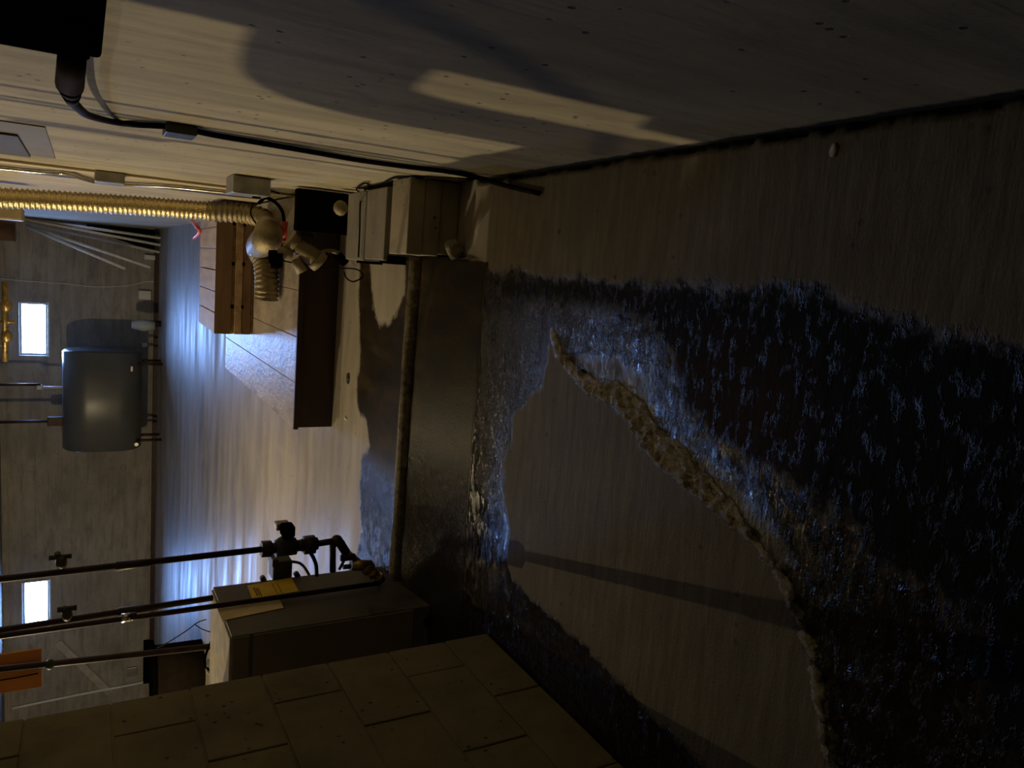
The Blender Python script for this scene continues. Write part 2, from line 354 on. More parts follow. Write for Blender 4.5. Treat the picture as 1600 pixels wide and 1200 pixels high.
BLACK = fl([(745, 425), (790, 470), (850, 476), (950, 486), (1000, 500), (1050, 560), (1070, 640), (1120, 690), (1200, 740), (1290, 790), (1400, 900), (1500, 950), (1700, 1010), (1700, 560), (1520, 520), (1440, 505), (1350, 480), (1290, 452), (1160, 452), (1040, 444), (850, 432)])
RED = fl([(1060, 560), (1120, 545), (1220, 570), (1260, 640), (1230, 720), (1150, 720), (1090, 680)])
GREY = fl([(745, 500), (790, 480), (860, 470), (960, 480), (1010, 520), (1060, 600), (1080, 680), (1170, 740), (1200, 800), (1230, 880), (1200, 880), (1000, 660), (880, 560), (840, 620), (800, 660), (790, 760), (770, 800), (745, 760)])
DAMPPATCH = fl([(905, 560), (960, 560), (1010, 590), (1010, 640), (1040, 690), (1110, 730), (1180, 800), (1240, 880), (1200, 890), (1150, 820), (1060, 740), (1000, 655), (930, 610)])
CRK = [(860, 520, 3), (872, 552, 6), (895, 580, 7), (925, 606, 10), (965, 618, 14), (992, 645, 17), (1012, 682, 20), (1048, 715, 20), (1090, 755, 18), (1132, 792, 13), (1150, 815, 11), (1180, 845, 6), (1212, 888, 4), (1222, 905, 7), (1240, 950, 6), (1268, 1020, 7), (1280, 1100, 6), (1290, 1180, 4)]
CRKP = [onz(a, b) for a, b, _ in CRK]
CRKW = [(onz(a, b) - onz(a + w * .7, b - w * .7)).length for a, b, w in CRK]
UZ = 0.08
WETUP = fl([(562, 395), (560, 480), (563, 560), (556, 610), (560, 640), (572, 660), (577, 695), (565, 715), (562, 760), (565, 830), (555, 880), (545, 960), (600, 1050), (800, 1050), (800, 395)], UZ)
TONGUE = fl([(575, 380), (634, 380), (632, 460), (620, 490), (605, 510), (590, 505), (583, 480), (580, 440)], UZ)
Y0R, Y1R, XE = 2.345, 2.79, 0.055          # ramp foot, lip, right-hand end of the raised slab

def fgrid():
    xs = np.concatenate([np.linspace(-9.2, -2.5, 24), np.linspace(-2.4, -1.45, 16), np.arange(-1.40, 0.3251, 0.008)])
    xs[-1] = RX + 0.02
    ys = np.concatenate([np.linspace(-1.8, 0.2, 16), np.arange(0.3, 2.0, 0.008), np.arange(2.0, 4.3, 0.009), np.arange(4.33, 6.0, 0.04), np.linspace(6.1, FARY + .1, 40)])
    return xs, ys
xs, ys = fgrid(); X, Y = np.meshgrid(xs, ys)
def vnoise(X, Y, s, seed=0, oct=3):
    rs = np.random.RandomState(seed); G = rs.rand(256, 256); out = 0; a = 1; tot = 0
    for o in range(oct):
        u = X * s; v = Y * s; i = np.floor(u).astype(int); j = np.floor(v).astype(int); fx = u - i; fy = v - j
        fx = fx * fx * (3 - 2 * fx); fy = fy * fy * (3 - 2 * fy)
        g = lambda p, q: G[p % 256, q % 256]
        out = out + a * ((g(i, j) * (1 - fx) + g(i + 1, j) * fx) * (1 - fy) + (g(i, j + 1) * (1 - fx) + g(i + 1, j + 1) * fx) * fy)
        tot += a; a *= 0.5; s *= 2.1
    return out / tot
XW = X + (vnoise(X, Y, 9, 3) - .5) * 0.02
lipY = Y1R + (vnoise(X, Y * 0, 2.5, 5) - .5) * 0.035
ramp_t = np.clip((Y - Y0R) / (lipY - Y0R), 0, 1)
Z = np.where(X < XE, ramp_t * 0.070, 0.0)
Z = np.where(Y >= lipY, UZ, Z)
inner = (X >= XE) & (Y < 2.80); Z = np.where(inner, 0.0, Z)
lip = np.exp(-((Y - lipY - 0.03) / 0.022) ** 2) * (X < XE + .02); Z = Z + lip * 0.016
groove2 = np.exp(-((Y - lipY + 0.012) / 0.010) ** 2) * (X < XE); Z = Z - groove2 * 0.010
near = Y < Y0R
wetS = -np.maximum(sdf(ISLAND, X, Y), sdf(STRIP, X, Y))
wetU = np.minimum(sdf(WETUP, X, Y), -sdf(TONGUE, X, Y))
wet = np.where(Y < 2.33, wetS, wetU)
wet = np.where((X >= XE - .01) & (Y < 2.85), np.minimum(wet, -sdf(STRIP, X, Y)), wet)
black = np.where(near, sdf(BLACK, X, Y), -1.0)
blk_deep = fl([(1400, 560), (1800, 600), (1800, 1400), (1560, 1300), (1480, 1150)])
black = np.maximum(black, np.where(near, sdf(blk_deep, X, Y) - .05, -1))
red = np.where(near, sdf(RED, X, Y), -1.0)
grey = np.where(near, sdf(GREY, X, Y), -1.0)
crack = polyline(CRKP, CRKW, X, Y)
smooth = np.clip(((Y > Y0R) * 1.0) * np.where(Y < lipY, 1.0, 0.88 * np.clip((X + 1.05) / 0.25, 0.05, 1)), 0, 1)
smooth = np.where((Y > Y0R) & (Y < lipY) & (X < XE), 0.9 * np.clip((X + 0.95) / 0.35, 0.0, 1), smooth)
dull = np.where(near, sdf(DAMPPATCH, X, Y), -1.0)
lipd = np.where(X < XE, 0.022 - np.abs(Y - lipY - 0.02), -1.0)
upper = (Y >= Y0R) * 1.0
gro = np.where(Y < 2.45, X - (RX - 0.012) + (vnoise(X, Y, 30, 8) - .5) * 0.012, -1.0)
gritamp = np.clip(wet / 0.03, 0, 1) * near * (1 - np.clip(smooth, 0, 1))
Z = Z + gritamp * (vnoise(X * .45, Y, 45, 11, 3) - 0.5) * np.where(black > 0, 0.0015, 0.0035) - np.clip(wet / .02, 0, 1) * near * 0.003
cm = np.clip(crack / 0.006, 0, 1); Z = Z + cm * (0.005 + (np.abs(vnoise(X, Y, 62, 17, 3) - 0.5) * 2.4 - 0.35) * 0.020)
# the slab on the far side of the crack has sunk a little: a small scarp
Z = Z - np.clip((gro + 0.004) / 0.006, 0, 1) * 0.02
Z = Z + (vnoise(X, Y, 1.6, 21, 2) - .5) * 0.006 * (Y < 4)
ny, nx = X.shape
verts = np.stack([X.ravel(), Y.ravel(), Z.ravel()], 1)
idx = np.arange(ny * nx).reshape(ny, nx)
quads = np.stack([idx[:-1, :-1].ravel(), idx[:-1, 1:].ravel(), idx[1:, 1:].ravel(), idx[1:, :-1].ravel()], 1)
me = bpy.data.meshes.new('floor')
me.vertices.add(len(verts)); me.vertices.foreach_set('co', verts.ravel())
me.loops.add(quads.size); me.loops.foreach_set('vertex_index', quads.ravel().astype(np.int32))
me.polygons.add(len(quads)); me.polygons.foreach_set('loop_start', np.arange(0, quads.size, 4, dtype=np.int32))
me.update(); me.validate()
me.polygons.foreach_set('use_smooth', np.ones(len(quads), bool))
for nm, arr in (('wet', wet), ('black', black), ('red', red), ('grey', grey), ('crack', crack), ('smooth', smooth), ('upper', upper), ('groove', gro), ('dull', dull), ('lip', lipd)):
    a = me.attributes.new(nm, 'FLOAT', 'POINT'); a.data.foreach_set('value', np.ascontiguousarray(np.clip(arr, -2, 2).ravel().astype(np.float32)))
me.materials.append(MAT['floor'])
fo = bpy.data.objects.new('floor', me); COL.objects.link(fo); struct(fo)

# ------------------------------------------------------------------ walls and ceiling
struct(MB().box(RX, RX + .2, -1.8, FARY + .3, -.1, CEIL).build('wall_right', 'wallr'))
struct(MB().box(-9.4, -9.2, -1.8, FARY + .3, -.1, CEIL).build('wall_left', 'plain'))
struct(MB().box(-9.4, RX + .2, -2.0, -1.8, -.1, CEIL).build('wall_back', 'plain'))
struct(MB().box(-9.4, RX + .2, -2.0, FARY + .5, CEIL, CEIL + .15).build('ceiling', 'plain'))
mb = MB(); xcuts = [-9.4, WINS[1][0], WINS[1][1], WINS[0][0], WINS[0][1], RX + .2]
for i in range(5):
    if i in (1, 3):
        w = WINS[1] if i == 1 else WINS[0]
        mb.box(w[0], w[1], FARY, FARY + .3, -.1, w[2]); mb.box(w[0], w[1], FARY, FARY + .3, w[3], CEIL)
    else: mb.box(xcuts[i], xcuts[i + 1], FARY, FARY + .3, -.1, CEIL)
struct(mb.build('wall_far', 'wallf'))
for k, (x0, x1, z0, z1) in enumerate(WINS):
    t = 0.035; y0 = FARY + .06; y1 = FARY + .14; mb = MB()
    mb.box(x0, x0 + t, y0, y1, z0, z1, .004).box(x1 - t, x1, y0, y1, z0, z1, .004)
    mb.box(x0 + t, x1 - t, y0, y1, z0, z0 + t, .004).box(x0 + t, x1 - t, y0, y1, z1 - t, z1, .004)
    wo = struct(mb.build('window_%d' % (k + 1), 'winframe'))
    MB().box(x0 + t, x1 - t, FARY + .10, FARY + .106, z0 + t, z1 - t).build('pane', 'glass', wo)
    MB().box(x0 - .02, x1 + .02, FARY - .012, FARY + .06, z0 - .03, z0, .004).build('sill', 'winframe', wo)
struct(MB().box(-9.2, RX, FARY - .05, FARY, .06, .15, .01).build('baseboard_far', 'iron'))
# block wall on the left, laid in courses; each block is its own piece
BX, BY = -1.21, 2.134
core = struct(MB().box(BX - .18, BX - .005, -1.7, BY - .005, 0, CEIL).build('wall_partition', 'mortar'))
zs = [0.0, 0.16] + [0.16 + .195 * i for i in range(1, 12)]
protos = {}
for ci in range(len(zs) - 1):
    z0, z1 = zs[ci], min(zs[ci + 1], CEIL); h = z1 - z0
    off = 0.165 if ci % 2 == 1 else 0.355
    ycur = BY; first = True
    while ycur > -1.6:
        L = off if first else 0.39; first = False
        key = (round(h, 3), round(L, 3), random.randint(0, 2))
        if key not in protos:
            b = MB().box(-.19, 0, -L + .0025, -.0025, .0025, h - .0025, .003)
            for v in b.bm.verts: v.co += Vector((mnoise.noise(v.co * 37 + Vector((key[2] * 9, 0, 0))), mnoise.noise(v.co * 31), 0)) * 0.0022
            o = b.build('brick', 'block', core); protos[key] = o
        else:
            o = protos[key].copy(); COL.objects.link(o)
        jx = random.uniform(-.002, .002); o.location = (BX + jx, ycur, z0); o.parent = core; ycur -= L
# ------------------------------------------------------------------ oil tank with its pipes
TY = 13.55
tz0, tz1 = .37, 1.485; tx0, tx1 = -3.24, -1.64; hr = .345
T_ = thing('oil_tank', ((tx0 + tx1) / 2, TY, UZ), 'large dark grey oval heating oil tank standing against the far wall below the window', 'tank')
def stadium(x, sc=1.0):
    out = []; cz0 = tz0 + hr; cz1 = tz1 - hr
    for k in range(13): a = math.pi * k / 12; out.append(Vector((x, TY + math.cos(a) * hr * sc, cz1 + math.sin(a) * hr * sc)))
    for k in range(13): a = math.pi + math.pi * k / 12; out.append(Vector((x, TY + math.cos(a) * hr * sc, cz0 + math.sin(a) * hr * sc)))
    return out
mb = MB(); prev = None
for x, s in ((tx0, .80), (tx0 + .012, .93), (tx0 + .035, 1), (tx1 - .035, 1), (tx1 - .012, .93), (tx1, .80)):
    ring = [mb.bm.verts.new(p) for p in stadium(x, s)]
    if prev:
        for k in range(len(ring)):
            f = mb.bm.faces.new((prev[k], prev[(k + 1) % len(ring)], ring[(k + 1) % len(ring)], ring[k])); f.smooth = True
    else: mb.bm.faces.new(ring)
    prev = ring
mb.bm.faces.new(prev); mb.build('shell', 'tank', T_)
for x in (tx0 + .15, tx1 - .2):
    for y in (TY - .2, TY + .2): MB().cyl((x, y, UZ), (x, y, tz0 + .12), .022, 10).build('leg', 'iron', T_)
MB().box(tx1 - .30, tx1 - .22, TY - .352, TY - .345, .52, .55).build('data_plate', 'galv', T_)
MB().cyl((tx0 + .12, TY - .3, .46), (tx0 + .12, TY - .36, .46), .03, 10).build('outlet_plug', 'nickel', T_)
p0 = ony(0, 601, TY); p1 = ony(64, 601, TY); p2 = ony(98, 605, TY)
MB().cyl((p1.x, TY, p1.z), (p1.x, TY, CEIL), .022, 10).build('vent_pipe', 'iron', T_)
MB().cyl((p2.x, TY, tz1 - .02), (p2.x, TY, p1.z + .02), .018, 10).cyl((p2.x, TY, p1.z - .02), (p2.x, TY, p1.z + .05), .04, 10).build('white_gauge', 'white', T_, label='white fill gauge on the tank top')
p3 = ony(75, 658, TY)
MB().cyl((p3.x, TY, tz1 - .02), (p3.x, TY, CEIL), .024, 10).build('fill_pipe', 'iron', T_)
MB().box(p3.x - .07, p3.x + .07, TY - .05, TY + .05, tz1 - .01, tz1 + .2, .012).build('fill_box', 'iron', T_)
# ------------------------------------------------------------------ low platform with two pallets
P_ = thing('low_platform', (-.25, 4.7, UZ), 'low damp timber platform with dark brown front on the dry slab', 'platform')
px0, px1, py0, py1, pz = -.84, RX - .012, 3.79, 5.93, .278
n = 5; bw = (py1 - py0)
for k in range(n):
    a = px0 + (px1 - px0) * k / n; b = px0 + (px1 - px0) * (k + 1) / n
    MB().box(a + .001, b - .001, py0, py1, pz - .02, pz, .0025).build('deck_plank', 'plat_top', P_)
MB().box(px0, px1, py0 + .006, py0 + .03, UZ, pz - .021, .002).build('front_panel', 'plat_front', P_)
MB().box(px0 + .002, px0 + .03, py0 + .031, py1 - .03, UZ, pz - .021).build('side_panel', 'plat_front', P_)
MB().box(px0, px1, py1 - .029, py1 - .005, UZ, pz - .021).build('back_panel', 'plat_front', P_)
MB().box(px0 - .006, px1, py0 - .012, py0 + .005, pz - .022, pz + .001, .002).build('edge_strip', 'plat_front', P_)
def pallet(z0, name_label, topmat, first=None):
    t = thing('wood_pallet', (-.09, 5.15, z0), name_label, 'pallet', 'pallets stacked on the platform')
    xa, xb, ya, yb = -.485, .285, 4.92, 5.64
    for k in range(3):
        x = xa + (xb - xa) * (k / 2) - (0, .02, .04)[k]
        MB().box(x, x + .04, ya, yb, z0 + .014, z0 + .094, .003).build('stringer', 'pallet', t)
    for k in range(6):
        a = xa + (xb - xa) * k / 6
        MB().box(a + .004, a + (xb - xa) / 6 - .004, ya - .004 * (k % 2), yb, z0 + .095, z0 + .112, .002).build('deck_board', topmat, t)
    for k in range(3):
        y = ya + (yb - ya - .09) * k / 2
        MB().box(xa, xb, y, y + .09, z0, z0 + .013, .002).build('bottom_board', 'pallet', t)
    MB().box(xa, xb, ya - .012, ya - .001, z0 + .016, z0 + (.112 if first else .066), .002).build('end_board', 'pallet_dark', t, label='dark brown end board')
    if not first: MB().box(xa, xb, ya - .014, ya - .001, z0 + .069, z0 + .1125, .002).build('pale_end_board', 'pallet', t, label='paler end board')
    for q in (.16, .42, .66): MB().box(xa + q, xa + q + .022, ya - .02, ya - .0145, z0 + (.002 if first else .058), z0 + .022 + (0 if first else .052), .002).build('dark_clip', 'void', t)
    return t
pallet(.2795, 'lower wooden pallet lying on the low platform under another', 'pallet')
pallet(.2795 + .1135, 'upper wooden pallet with greyed deck boards on top of the stack', 'pallet_top', True)
# ------------------------------------------------------------------ loose blocks in the corner
def core_block(name, x0, x1, y0, y1, z0, z1, mat, label, holes=(), group=None):
    t = thing(name, ((x0 + x1) / 2, (y0 + y1) / 2, z0), label, 'block', group)
    b = MB().box(x0, x1, y0, y1, z0, z1, .005)
    for v in b.bm.verts: v.co += Vector((mnoise.noise(v.co * 20), mnoise.noise(v.co * 23 + Vector((3, 0, 0))), 0)) * 0.003
    b.build('body', mat, t)
    for (a, c, e, f) in holes: MB().box(x0 - .012, x0 + .02, a, c, e, f, .002).build('hollow_shade', 'void', t, label='black fill standing in for shade in the hollow at the block end')
    return t
zz = [0.0, .075, .14, .2]
for k in range(3):
    t = thing('concrete_paver', (.185, 2.67, zz[k]), ['bottom thick concrete slab of the stack against the right wall', 'middle concrete slab of the stack against the right wall, chipped corner', 'top concrete slab of the corner stack with a pale upper face'][k], 'slab', 'slabs stacked by the right wall')
    b = MB().box(.048 + (0, .004, .002)[k] + (.012 if k == 0 else 0), RX - .006, 2.575 + (.012, .004, 0)[k], 2.755, zz[k] + .001, zz[k + 1], .004)
    bmesh.ops.subdivide_edges(b.bm, edges=b.bm.edges[:], cuts=1)
    for v in b.bm.verts: v.co += Vector((mnoise.noise(v.co * 18), mnoise.noise(v.co * 21 + Vector((3, 0, 0))), 0)) * 0.004
    b.build('slab_body', 'paver', t)
# broken chunk at the foot
b = MB(); bmesh.ops.create_icosphere(b.bm, subdivisions=2, radius=.034, matrix=Matrix.Translation((.085, 2.535, .036)) @ Matrix.Diagonal((1.1, .8, 1, 1)))
for v in b.bm.verts: v.co += v.co.normalized() * 0 + Vector((mnoise.noise(v.co * 40), mnoise.noise(v.co * 43), mnoise.noise(v.co * 37))) * .012
tag(b.build('concrete_chunk', 'paver'), 'small broken lump of pale concrete at the foot of the slab stack', 'rubble')
core_block('concrete_block', .024, .30, 2.812, 3.045, UZ + .018, .20, 'paver_grey', 'nearer grey concrete block lying on the slab behind the stack', [(2.80, 2.90, UZ + .03, .185)], 'grey blocks behind the slab stack')
core_block('concrete_block', .018, .30, 3.052, 3.30, UZ + .002, .20, 'paver_grey', 'farther grey concrete block with a wire over it behind the stack', [(3.07, 3.19, UZ + .03, .185)], 'grey blocks behind the slab stack')
# ------------------------------------------------------------------ boiler
bx1, by0, by1, bz = -1.285, 2.54, 2.97, .765; bx0 = -1.86
B_ = thing('boiler', ((bx0 + bx1) / 2, (by0 + by1) / 2, 0), 'squat grey gas boiler with yellow sticker beside the block wall', 'boiler')
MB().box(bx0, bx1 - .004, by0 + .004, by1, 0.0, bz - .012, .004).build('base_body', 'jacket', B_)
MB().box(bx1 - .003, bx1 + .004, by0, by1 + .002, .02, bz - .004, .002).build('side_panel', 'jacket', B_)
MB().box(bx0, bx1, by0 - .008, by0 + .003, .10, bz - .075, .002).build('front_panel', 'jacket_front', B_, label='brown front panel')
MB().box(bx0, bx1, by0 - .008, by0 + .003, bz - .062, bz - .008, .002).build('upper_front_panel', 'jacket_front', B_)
MB().box(bx0, bx1 - .005, by0 + .002, by1, bz - .011, bz + .002, .003).build('top_panel', 'jacket_top', B_, label='pale top')
c = ony(670, 972, by0 - .008)
MB().cyl((c.x, by0 - .004, c.z), (c.x, by0 - .014, c.z), .022, 20).build('knockout_hole', 'void', B_)
def on_side(px, py): return onx(px, py, bx1 + .006)
def quad_on_side(pts, name, mat, parent, **kw):
    b = MB(); vs = [b.bm.verts.new(on_side(*p)) for p in pts]; f = b.bm.faces.new(vs)
    r = bmesh.ops.extrude_face_region(b.bm, geom=[f])
    for g in r['geom']:
        if isinstance(g, bmesh.types.BMVert): g.co.x += .001
    return b.build(name, mat, parent, **kw)
quad_on_side([(386, 915), (455, 903), (467, 924), (394, 936)], 'yellow_sticker', 'label_y', B_, label='yellow warning sticker')
quad_on_side([(338, 948), (436, 935), (443, 950), (347, 970)], 'cream_sticker', 'label_w', B_, label='pale cream sticker')
b = MB()
for k in range(3):
    a = on_side(397 + k * 3.2, 919); c = on_side(401 + k * 3.2, 932)
    b.box(bx1 + .0071, bx1 + .0079, min(a.y, c.y), max(a.y, c.y), min(a.z, c.z), min(a.z, c.z) + .004)
for k in range(2):
    a = on_side(425 + k * 8, 912); c = on_side(428 + k * 8, 928)
    b.box(bx1 + .0071, bx1 + .0079, min(a.y, c.y), max(a.y, c.y), min(a.z, c.z), min(a.z, c.z) + .002)
b.build('sticker_print', 'ink', B_, kind='stuff')
for (q, w) in (((409, 901), 0), ((463, 897), 0)):
    a = on_side(*q); MB().cyl((a.x, by1, a.z), (a.x, by1 + .03, a.z), .012, 8).build('bolt', 'iron', B_)
# gas valve box on the back edge, with bent tubes
a = ony(424, 905, by1 + .03); c = ony(455, 872, by1 + .03)
MB().box(min(a.x, c.x), max(a.x, c.x) + .0, by1 + .003, by1 + .09, min(a.z, c.z), max(a.z, c.z), .006).build('control_box', 'castgreen', B_, label='green-grey control box')
MB().box(min(a.x, c.x) + .06, max(a.x, c.x) + .012, by1 + .0, by1 + .095, max(a.z, c.z) - .02, max(a.z, c.z) + .004, .004).build('control_box_lid', 'castgreen', B_)
q = [ony(452, 877, 3.0), ony(468, 880, 3.0), ony(478, 890, 3.0), ony(486, 905, 2.96)]
MB().tube(smooth_path(q, 5), .006, 8).build('bent_tube', 'iron', B_)
# ------------------------------------------------------------------ boiler piping: main riser with zone valve
R_ = thing('heating_riser', (-1.085, 2.8, .3), 'dark rusty riser pipe with pump and valves, nearest the middle of the room', 'pipe', 'heating pipes by the boiler')
def pt(px, py, y=2.8): return ony(px, py, y)
top = pt(0, 905); bot = pt(412, 858); topc = bot + (top - bot) * ((CEIL - bot.z) / (top.z - bot.z))
MB().cyl(topc, bot, .0115, 14).build('riser_pipe', 'iron', R_)
b = MB(); b.cyl(pt(180, 885), pt(240, 878), .0165, 12, .013); b.build('tape_wrap', 'iron', R_)
b = MB(); e = pt(96, 882); b.ball(e + Vector((.012, -.01, 0)), .022, 10, (1.1, 1, .8)); b.cyl(e, e + Vector((.045, -.01, .012)), .010, 8); b.cyl(e + Vector((.03, -.01, -.03)), e + Vector((.03, -.01, .035)), .008, 8)
b.build('bleed_valve', 'castgreen', R_)
def hexnut(b, a, c, r): return b.tube([a, c], r, 6)
b = MB(); hexnut(b, pt(408, 858), pt(424, 857), .031); b.cyl(pt(424, 857), pt(432, 856), .02, 12); b.build('flange', 'iron', R_)
b = MB(); b.cyl(pt(430, 857), pt(462, 853), .033, 16); b.ball(pt(446, 850), .042, 14, (.8, .8, 1)); b.cyl(pt(462, 853), pt(478, 851), .022, 12); b.build('valve_body', 'castgreen', R_)
b = MB(); a = pt(439, 838); c = pt(459, 818); b.box(min(a.x, c.x), max(a.x, c.x), 2.765, 2.83, min(a.z, c.z), max(a.z, c.z), .008); b.build('valve_actuator', 'black', R_, label='black box on the valve')
a = pt(430, 828, 2.85); c = pt(452, 815, 2.85); MB().box(min(a.x, c.x), max(a.x, c.x), 2.832, 2.88, min(a.z, c.z), max(a.z, c.z), .006).build('actuator_cover', 'galv', R_, label='bright metal cover behind the black box')
b = MB(); hexnut(b, pt(474, 852), pt(492, 850), .036); b.cyl(pt(470, 852), pt(496, 849), .024, 12); b.build('union', 'iron', R_)
MB().cyl(pt(492, 850), pt(524, 845), .0125, 12).build('short_nipple', 'iron', R_)
b = MB(); b.ball(pt(526, 845), .024, 12); b.tube(smooth_path([pt(520, 846), pt(529, 846), pt(536, 856), pt(541, 864)], 4), .018, 12); b.build('elbow', 'iron', R_)
J = pt(572, 888, 2.78)
MB().cyl(pt(538, 860), J, .013, 12).build('slanted_pipe', 'brass', R_, label='brassy slanted pipe')
b = MB(); e = pt(541, 868); b.box(e.x - .012, e.x + .012, e.y - .03, e.y - .012, e.z - .03, e.z + .03, .003); b.build('valve_lever', 'iron', R_)
b = MB(); b.cyl(pt(548, 883, 2.78), pt(580, 884, 2.78), .022, 14); b.ball(pt(575, 888, 2.78), .030, 12); b.cyl(pt(576, 886, 2.78), pt(594, 905, 2.77), .016, 12); b.build('brass_tee', 'brass', R_, label='aged brass tee')
b = MB(); hexnut(b, pt(580, 892, 2.77), pt(585, 898, 2.77), .024); hexnut(b, pt(590, 900, 2.77), pt(595, 908, 2.77), .022); b.build('brass_nut', 'brass', R_)
b = MB(); b.cyl(pt(548, 885, 2.76), pt(536, 886, 2.76), .010, 8); b.cyl(pt(530, 890, 2.76), pt(538, 875, 2.76), .006, 8); b.build('drain_cock', 'iron', R_)
MB().cyl(pt(520, 848), onx(520, 893, bx1).lerp(pt(520, 893, 2.8), 1.0), .0125, 12).build('branch_pipe', 'iron', R_)
MB().tube(smooth_path([pt(484, 862), pt(490, 872), pt(494, 884), pt(495, 900)], 5), .0075, 8).build('bent_tube', 'iron', R_)
# other vertical pipes
def vpipe(y, a, bpx, r, label, extra=None, zend=None):
    t = thing('heating_pipe', ony(bpx[0], bpx[1], y), label, 'pipe', 'heating pipes by the boiler')
    A = ony(*a, y); Bp = ony(*bpx, y)
    if zend is not None: Bp = A + (Bp - A) * ((zend - A.z) / (Bp.z - A.z))
    topc = Bp + (A - Bp) * ((CEIL - Bp.z) / (A.z - Bp.z))
    MB().cyl(topc, Bp, r, 14).build('pipe_run', 'iron', t); return t, A, Bp
t2, A, Bp = vpipe(2.93, (0, 985), (327, 935), .0115, 'rusty heating pipe dropping onto the far edge of the boiler top', zend=bz - .02)
e = ony(105, 962, 2.93); b = MB(); b.ball(e + Vector((.008, -.01, 0)), .022, 10, (1.1, 1, .8)); b.cyl(e + Vector((.03, -.01, -.03)), e + Vector((.03, -.01, .03)), .010, 8); b.cyl(e, e + Vector((.035, -.012, .01)), .012, 8); b.build('bleed_valve', 'castgreen', t2)
b = MB(); b.cyl(ony(185, 957, 2.93), ony(245, 948, 2.93), .017, 12, .0135); b.build('tape_wrap', 'iron', t2)
t3, A, Bp = vpipe(2.76, (0, 994), (594, 911), .0098, 'long thin dark pipe passing in front of the boiler side down to the brass tee')
b = MB(); hexnut(b, ony(190, 966, 2.76), ony(203, 964, 2.76), .0155); b.build('bright_union', 'nickel', t3, label='bright plated union')
MB().cyl(ony(203, 964, 2.76), ony(214, 962, 2.76), .0135, 12).build('dark_union', 'iron', t3)
t4, A, Bp = vpipe(3.25, (0, 1046), (330, 1010), .013, 'dusty grey pipe farthest left behind the boiler', zend=UZ + .005)
e = ony(78, 1038, 3.25); MB().ball(e, .02, 10, (1.1, 1.1, .9)).build('pipe_clamp', 'green', t4)
# orange board
a = ony(0, 1018, 3.30); c = ony(66, 1068, 3.30)
O_ = thing('orange_board', ((a.x + c.x) / 2, 3.30, c.z), 'orange board hanging behind the leftmost pipe near the ceiling', 'board')
MB().box(min(a.x, c.x), max(a.x, c.x), 3.272, 3.285, c.z, a.z + .12, .002).build('panel', 'orange', O_)
MB().tube(smooth_path([ony(60, 1052, 3.262), ony(30, 1058, 3.262), ony(0, 1063, 3.262)], 5), .0025, 6).build('cord', 'thread', O_)
# ------------------------------------------------------------------ flexible foil duct on the right wall
def corrug(b, path, r, seg=18, amp=.09, pitch=.023):
    L = [0]; 
    for p, q in zip(path, path[1:]): L.append(L[-1] + (q - p).length)
    n = int(L[-1] / (pitch / 4)); pts = []
    for i in range(n + 1):
        s = L[-1] * i / n; k = max(0, min(len(path) - 2, int(np.searchsorted(L, s) - 1))); t = (s - L[k]) / max(1e-9, L[k + 1] - L[k])
        pts.append(path[k].lerp(path[k + 1], t))
    rr = [r * (1 + amp * math.cos(2 * math.pi * i / 4.0) + .03 * mnoise.noise(pts[i] * 30)) for i in range(n + 1)]
    b.tube(pts, r, seg, rfun=lambda i: rr[i]); return b
DY = 4.62
D_ = thing('foil_duct', (.2, DY, .35), 'shiny flexible foil duct running down the right wall to the platform', 'duct')
d0 = ony(0, 311, DY); d1 = ony(330, 330, DY); d0 = d1 + (d0 - d1) * ((CEIL - d1.z) / (d0.z - d1.z))
corrug(MB(), [d0, ony(100, 314, DY), ony(200, 320, DY), d1], .050).build('upper_run', 'foil', D_)
corrug(MB(), smooth_path([ony(326, 330, DY), ony(375, 333, DY - .03), ony(408, 340, DY - .1), ony(424, 356, DY - .2)], 6), .055, pitch=.03).build('elbow_run', 'foil_dull', D_)
b = MB(); a = onz(408, 366, .38); c = onz(412, 400, .355); b.tube(smooth_path([ony(416, 350, DY - .14), onz(419, 370, .43), onz(405, 386, .372), onz(411, 404, .352)], 5), .064, 20, rfun=lambda i: (.04, .056, .062, .066, .069, .071, .071, .071, .070, .069, .068, .067, .066, .065, .064, .062)[min(i, 15)]); b.build('sheet_elbow', 'foil_dull', D_)
for k in range(3):
    p = a.lerp(c, .45 + .2 * k); d = (c - a).normalized(); MB().cyl(p - d * .004, p + d * .004, .0685, 20).build('elbow_ring', 'foil', D_)
corrug(MB(), smooth_path([onz(413, 395, .352), onz(416, 420, .349), onz(417, 445, .349), onz(416, 468, .349)], 5), .060, pitch=.024).build('lower_run', 'foil_dull', D_)
# conduit and boxes on the right wall
C_ = thing('wall_conduit', onx(360, 296), 'thin shiny conduit beside the foil duct on the right wall, with a square box', 'conduit')
cp = [onx(-40, 262, RX - .014), onx(40, 266, RX - .014), onx(100, 270, RX - .014), onx(130, 279, RX - .014), onx(165, 286, RX - .014), onx(260, 291, RX - .014), onx(365, 301, RX - .014)]
cp[0].z = CEIL
MB().tube(smooth_path(cp, 6), .011, 10).build('tube', 'nickel', C_)
a = onx(165, 280, RX - .03); MB().box(RX - .05, RX - .001, a.y - .10, a.y + .10, a.z - .075, a.z + .045, .005).build('junction_box', 'galv', C_)
a = onx(382, 292, RX - .04)
J_ = thing('junction_box', (RX - .03, a.y, a.z), 'grey steel junction box low on the right wall above the slabs', 'box')
MB().box(RX - .075, RX - .001, a.y - .09, a.y + .09, a.z - .09, a.z + .06, .006).build('box_body', 'galv', J_)
MB().cyl((RX - .076, a.y, a.z - .05), (RX - .081, a.y, a.z - .05), .018, 12).build('knockout', 'void', J_)
